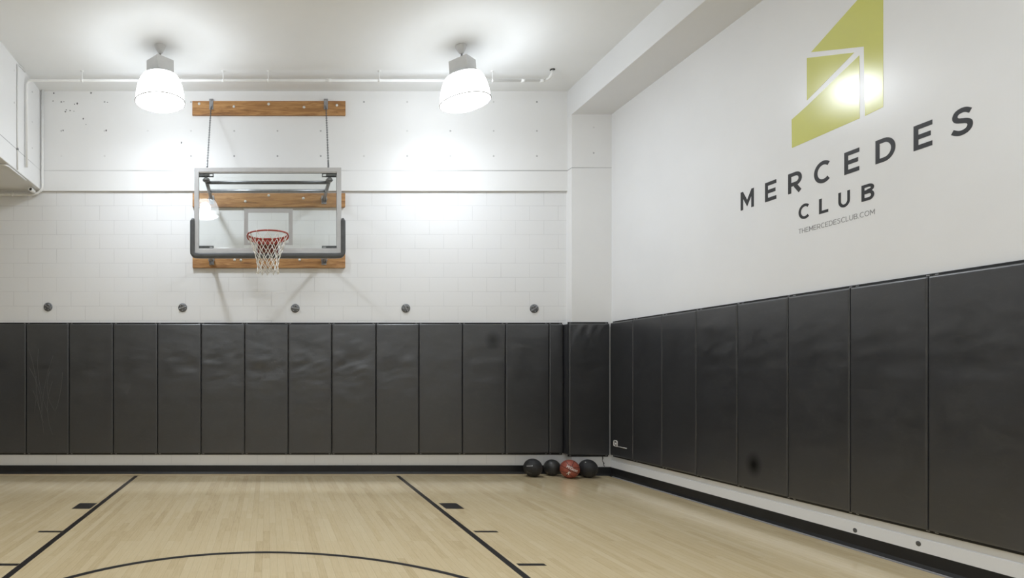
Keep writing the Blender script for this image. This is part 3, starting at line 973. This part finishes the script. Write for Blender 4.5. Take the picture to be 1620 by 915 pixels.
for nm, typ, en in (('bulb_glow', 'POINT', LAMP_P), ('reflector_light', 'SPOT', LAMP_S)):
    ld = bpy.data.lights.new(nm, typ); ld.energy = en; ld.color = LAMP_C; ld.shadow_soft_size = .075
    if typ == 'SPOT': ld.spot_size = PI; ld.spot_blend = 1.0; ld.shadow_soft_size = .11
    lo = bpy.data.objects.new(nm, ld); COL.objects.link(lo); lo.parent = lamp; lo.location = (0, 0, .13 if typ == 'POINT' else .17)
copy_thing(lamp, (2.375, YLMP, 4.68), 'lit white dome lamp hanging from the ceiling right of the hoop', (0, math.radians(-4), 0))
copy_thing(lamp, (-1.30, 2.61, 4.68), 'lit white dome lamp mirrored in the left of the glass backboard')
copy_thing(lamp, (2.375, 2.61, 4.68), 'lit white dome lamp over the near right of the court')
copy_thing(lamp, (-1.30, -2.40, 4.68), 'lit white dome lamp at the left of the rear end of the room')
copy_thing(lamp, (2.375, -2.40, 4.68), 'lit white dome lamp at the right of the rear end of the room')

# ------------------------------------------------------------------ pipes
YPP = 8.25; ZPP = EYE + (VY - 127.5) * YPP / F
xe = (856 - VX) * YPP / F
pp = thing('ceiling_pipe', (0, YPP, ZPP), 'long white pipe under the ceiling along the back wall, bent down at its left end', 'pipe')
m = MB()
pts = [(XL + .03, 0, 3.985 - ZPP + .12), (XL + .03, 0, -.06)] + [(XL + .03 + .06 - .06 * math.cos(a), 0, -.06 + .06 * math.sin(a)) for a in (.4, .8, 1.2)] + [(XL + .09, 0, 0), (xe, 0, 0)]
m.tube(pts, .0165, 12)
m.build('pipe_run', M['pipe_paint'], pp)
m = MB(); pe = [(xe, 0, 0), (xe + .06, 0, .004), (xe + .105, -.012, .03), (xe + .125, -.03, .075), (xe + .13, -.04, ZC - ZPP)]
m.tube(pe, .017, 12); m.build('elbow', M['pipe_paint'], pp)
m = MB(); m.lathe([(0, 0), (.03, 0), (.034, -.004), (.022, -.008), (.0175, -.012)], 16, (0, 0, 1), (xe + .13, -.04, ZC - ZPP)); m.build('pipe_hole', M['hole'], pp)
for px in (828, 858, 520, 285):
    x = (px - VX) * YPP / F
    m = MB(); m.lathe([(.0165, -.03), (.022, -.03), (.022, .03), (.0165, .03)], 14, (1, 0, 0), (x, 0, 0)); m.build('coupling', M['pipe_paint'], pp)
for px in (353, 424.5, 779, 600, 130):
    x = (px - VX) * YPP / F
    m = MB(); m.tube([(x, 0, .02), (x, 0, ZC - ZPP)], .005, 8); m.lathe([(.0165, -.012), (.021, -.012), (.021, .012), (.0165, .012)], 14, (1, 0, 0), (x, 0, 0))
    m.lathe([(0, 0), (.02, 0), (.02, -.006), (.006, -.012)], 12, (0, 0, 1), (x, 0, ZC - ZPP)); m.build('hanger', M['pipe_paint'], pp)

# conduit in the corner, bending under the bulkhead
cd = thing('corner_conduit', (-3.145, 8.815, 3.9), 'white conduit down the upper left corner, bending left under the bulkhead', 'pipe')
m = MB()
zl = EYE + (VY - 308.5) * 8.83 / F - 3.9
pts = [(0, 0, ZC - 3.9), (0, 0, .12)] + [(-.16 + .16 * math.cos(a), .0, .12 - (.12 - zl) * math.sin(a)) for a in (.35, .7, 1.05, 1.35)] + [(-.16, 0, zl), (XW + 3.145, 0, zl)]
m.tube(pts, .017, 12); m.build('pipe_run', M['pipe_paint'], cd)
m = MB(); xq = (20 - VX) * 8.83 / F + 3.145
m.lathe([(.017, -.012), (.024, -.012), (.024, .012), (.017, .012)], 14, (1, 0, 0), (xq, 0, zl)); m.build('pipe_clip', M['pipe_paint'], cd)
# thin conduit on the bulkhead face
tc = thing('thin_conduit', (XL + .011, 8.0, ZB), 'thin white conduit running up the bulkhead face, left of the ceiling pipe drop', 'pipe')
m = MB(); m.tube([(0, 0, .01), (0, 0, ZC - ZB - .04), (.0, .12, ZC - ZB - .012), (0, .25, ZC - ZB - .012)], .010, 8); m.build('pipe_run', M['pipe_paint'], tc)
m = MB(); m.lathe([(.010, -.012), (.014, -.012), (.014, .012), (.010, .012)], 10, (0, 0, 1), (0, 0, 4.248 - ZB)); m.build('pipe_clip', M['hook'], tc)
# tube under the bulkhead with an elbow box, and a stub with an open end
uc = thing('bulkhead_conduit', (XL - .022, 7.74, ZB - .0165), 'white conduit under the bulkhead, running along its lower edge', 'pipe')
m = MB(); m.tube([(-2.5, 0, 0), (-.05, 0, 0), (-.012, .012, 0), (0, .05, 0), (0, .62, 0)], .011, 10); m.build('pipe_run', M['pipe_paint'], uc)
m = MB(); m.lathe([(.011, -.02), (.016, -.02), (.016, .02), (.011, .02)], 12, (1, 0, 0), (-.10, 0, 0)); m.build('coupling', M['pipe_paint'], uc)
st = thing('pipe_stub', (XL - .077, 8.72, ZB - .0425), 'short white pipe stub with a dark open end under the bulkhead corner', 'pipe')
m = MB(); m.lathe([(.020, .03), (.021, -.06), (.031, -.06), (.031, -.02), (.027, -.01), (.027, .07)], 18, (0, 1, 0), (0, 0, 0)); m.build('pipe_sleeve', M['pipe_paint'], st)
m = MB(); m.lathe([(0, -.045), (.0205, -.045), (.0202, .02)], 18, (0, 1, 0), (0, 0, 0)); m.build('dark_opening', M['hole'], st)

# ------------------------------------------------------------------ anchor plates
def anchor(px, py, label, rot):
    y = D; r = thing('anchor_plate', ((px - VX) * D / F, D, zpl(py, D)), label, 'wall anchor', 'round wall anchor plates', (0, rot, 0))
    m = MB(); m.lathe([(0, .014), (.048, .014), (.056, .012), (.061, .006), (.062, 0)], 28, (0, -1, 0)); m.build('disc', M['dark_steel'], r)
    m = MB(); m.box(-.056, .056, -.026, -.012, -.008, .008, .003); m.build('bar', M['steel'], r)
    m = MB(); m.tube([(.020 * math.cos(a), -.03 - .012 * math.sin(a), .018 + .020 * math.sin(a)) for a in [2 * PI * q / 14 for q in range(14)]], .0055, 8, True); m.build('eye_ring', M['steel'], r)
    for k in range(5):
        a = 2 * PI * k / 5 + .5
        m = MB(); m.lathe([(0, .024), (.007, .022), (.0085, .012)], 8, (0, -1, 0), (.042 * math.cos(a), 0, .042 * math.sin(a))); m.build('screw', M['steel'], r)
    return r


for i, (px, py, lb) in enumerate(((76, 486, 'leftmost of the five round steel anchor plates above the back-wall pads'), (289, 487, 'round steel anchor plate second from the left, left of the hoop'),
                  (467, 488, 'round steel anchor plate just right of the hoop net, middle of the five'), (642, 488, 'round steel anchor plate fourth from the left, below the right lamp'),
                  (845, 488.5, 'rightmost round steel anchor plate, nearest the column'))):
    anchor(px, py, lb, math.radians((35, -20, 10, 60, -35)[i]))

# ------------------------------------------------------------------ balls
def ball_mesh(r, sub=5):
    import bmesh
    bm = bmesh.new(); bmesh.ops.create_uvsphere(bm, u_segments=48, v_segments=28, radius=r)
    m = MB(); bm.verts.index_update(); m.add([v.co[:] for v in bm.verts], [tuple(v.index for v in f.verts) for f in bm.faces], True); bm.free(); return m


def ball(name, px, y, r, mat, label, cat, rot=(0, 0, 0)):
    o = thing(name, ((px - VX) * y / F, y, r), label, cat, None, (rot[0], rot[1], -math.atan2((px - VX), F)))
    return o, ball_mesh(r).build('shell', mat, o)


def sphere_patch(m, r, u0, v0, poly):
    """flat outline (metres) wrapped on the -y side of the ball around direction (u0, v0)"""
    n = len(poly); pts = []
    for u, v in poly:
        x, z = u0 + u, v0 + v; q = max(1e-4, r * r - x * x - z * z)
        pts.append(Vector((x, -math.sqrt(q), z)).normalized() * (r + .0012))
    m.add(pts, [tuple(range(n))])


y = 8.62
b1, s1 = ball('medicine_ball', 843, y, .123, M['ball_matte'], 'leftmost black ball on the floor by the back wall, with a pale streak of print', 'ball')
m = MB()
for i in range(6): sphere_patch(m, .123, -.072 + i * .013, .030 + .002 * i, [(-.005, -.006), (.006, -.006), (.006, .007), (-.005, .006)])
m.build('print', M['mark_grey'], b1)
m = MB()
for k in range(5):
    sphere_patch(m, .123, -.07 + .012 * k, -.05 - .004 * k, [(-.004, -.010), (.002, -.012), (.004, .008), (-.002, .010)])
m.build('faded_mark', M['scuff'], b1)
b2, s2 = ball('medicine_ball', 873.5, 8.715, .111, M['ball_gloss'], 'smaller smooth dark grey ball between the leftmost black ball and the basketball', 'ball')
# moulded equator ribs on the smooth ball
b4, s4 = ball('medicine_ball', 930.3, 8.54, .123, M['ball_matte'], 'rightmost black ball on the floor, right of the basketball', 'ball')
m = MB(); sphere_patch(m, .123, -.03, .092, [(-.008, -.006), (.006, -.007), (.008, .006), (-.006, .007)]); m.build('print', M['mark_grey'], b4)
for bo, so in ((b1, s1), (b2, s2), (b4, s4)):
    pass
b3, s3 = ball('basketball', 901.3, 8.50, .124, M['bball'], 'orange red basketball with white print among the black balls', 'basketball', (0, math.radians(26), 0))
# white maker's word and small figure, wrapped on the ball above and below the seam
fc = bpy.data.curves.new('print', 'FONT'); fc.body = 'Wilson'; fc.size = .052; fc.align_x = 'CENTER'; fc.shear = .25; fc.offset = .0012
to = bpy.data.objects.new('print', fc); COL.objects.link(to)
bpy.context.view_layer.update()
me = bpy.data.meshes.new_from_object(to.evaluated_get(bpy.context.evaluated_depsgraph_get()))
COL.objects.unlink(to); bpy.data.objects.remove(to)
m = MB()
xs_ = [v.co.x for v in me.vertices]; xc_ = (min(xs_) + max(xs_)) / 2; ks_ = .145 / (max(xs_) - min(xs_))
for p in me.polygons:
    sphere_patch(m, .124, 0.016, .014, [((me.vertices[i].co.x - xc_) * ks_, me.vertices[i].co.y) for i in p.vertices])
tag(m.build('print', M['mark_white'], b3, fix=False), 'white maker lettering')
m = MB()
for poly in ([(-.006, .022), (.004, .024), (.006, .014), (-.004, .012)], [(-.010, .012), (.012, .012), (.008, -.008), (-.006, -.006)], [(-.008, -.006), (-.001, -.006), (-.010, -.026), (-.018, -.024)], [(.002, -.008), (.008, -.008), (.018, -.024), (.010, -.026)], [(.010, .012), (.022, .020), (.024, .014), (.012, .004)]):
    sphere_patch(m, .124, .004, -.040, poly)
m.build('figure_mark', M['mark_white'], b3, fix=False)

# ------------------------------------------------------------------ world, camera, colour management
w = bpy.data.worlds.new('world'); scene.world = w; w.use_nodes = True
w.node_tree.nodes['Background'].inputs[0].default_value = (.9, .95, 1, 1); w.node_tree.nodes['Background'].inputs[1].default_value = .2
cam = bpy.data.cameras.new('camera'); co = bpy.data.objects.new('camera', cam); COL.objects.link(co)
cam.sensor_fit = 'HORIZONTAL'; cam.sensor_width = 36; cam.lens = F / 1620 * 36
cam.shift_x = (810 - VX) / 1620; cam.shift_y = (VY - 457.5) / 1620
cam.clip_start = .05
co.location = (0, 0, EYE); co.rotation_euler = (PI / 2, 0, 0)
scene.camera = co
vs_ = scene.view_settings; scene.display_settings.display_device = 'sRGB'
vs_.view_transform = 'Standard'; vs_.look = 'None'; vs_.gamma = 1; vs_.use_curve_mapping = False; vs_.exposure = 0.97
cy = scene.cycles
cy.max_bounces = 10; cy.diffuse_bounces = 6; cy.glossy_bounces = 4; cy.transparent_max_bounces = 12
cy.use_denoising = True; cy.sample_clamp_indirect = 8
cy.caustics_reflective = False; cy.caustics_refractive = False
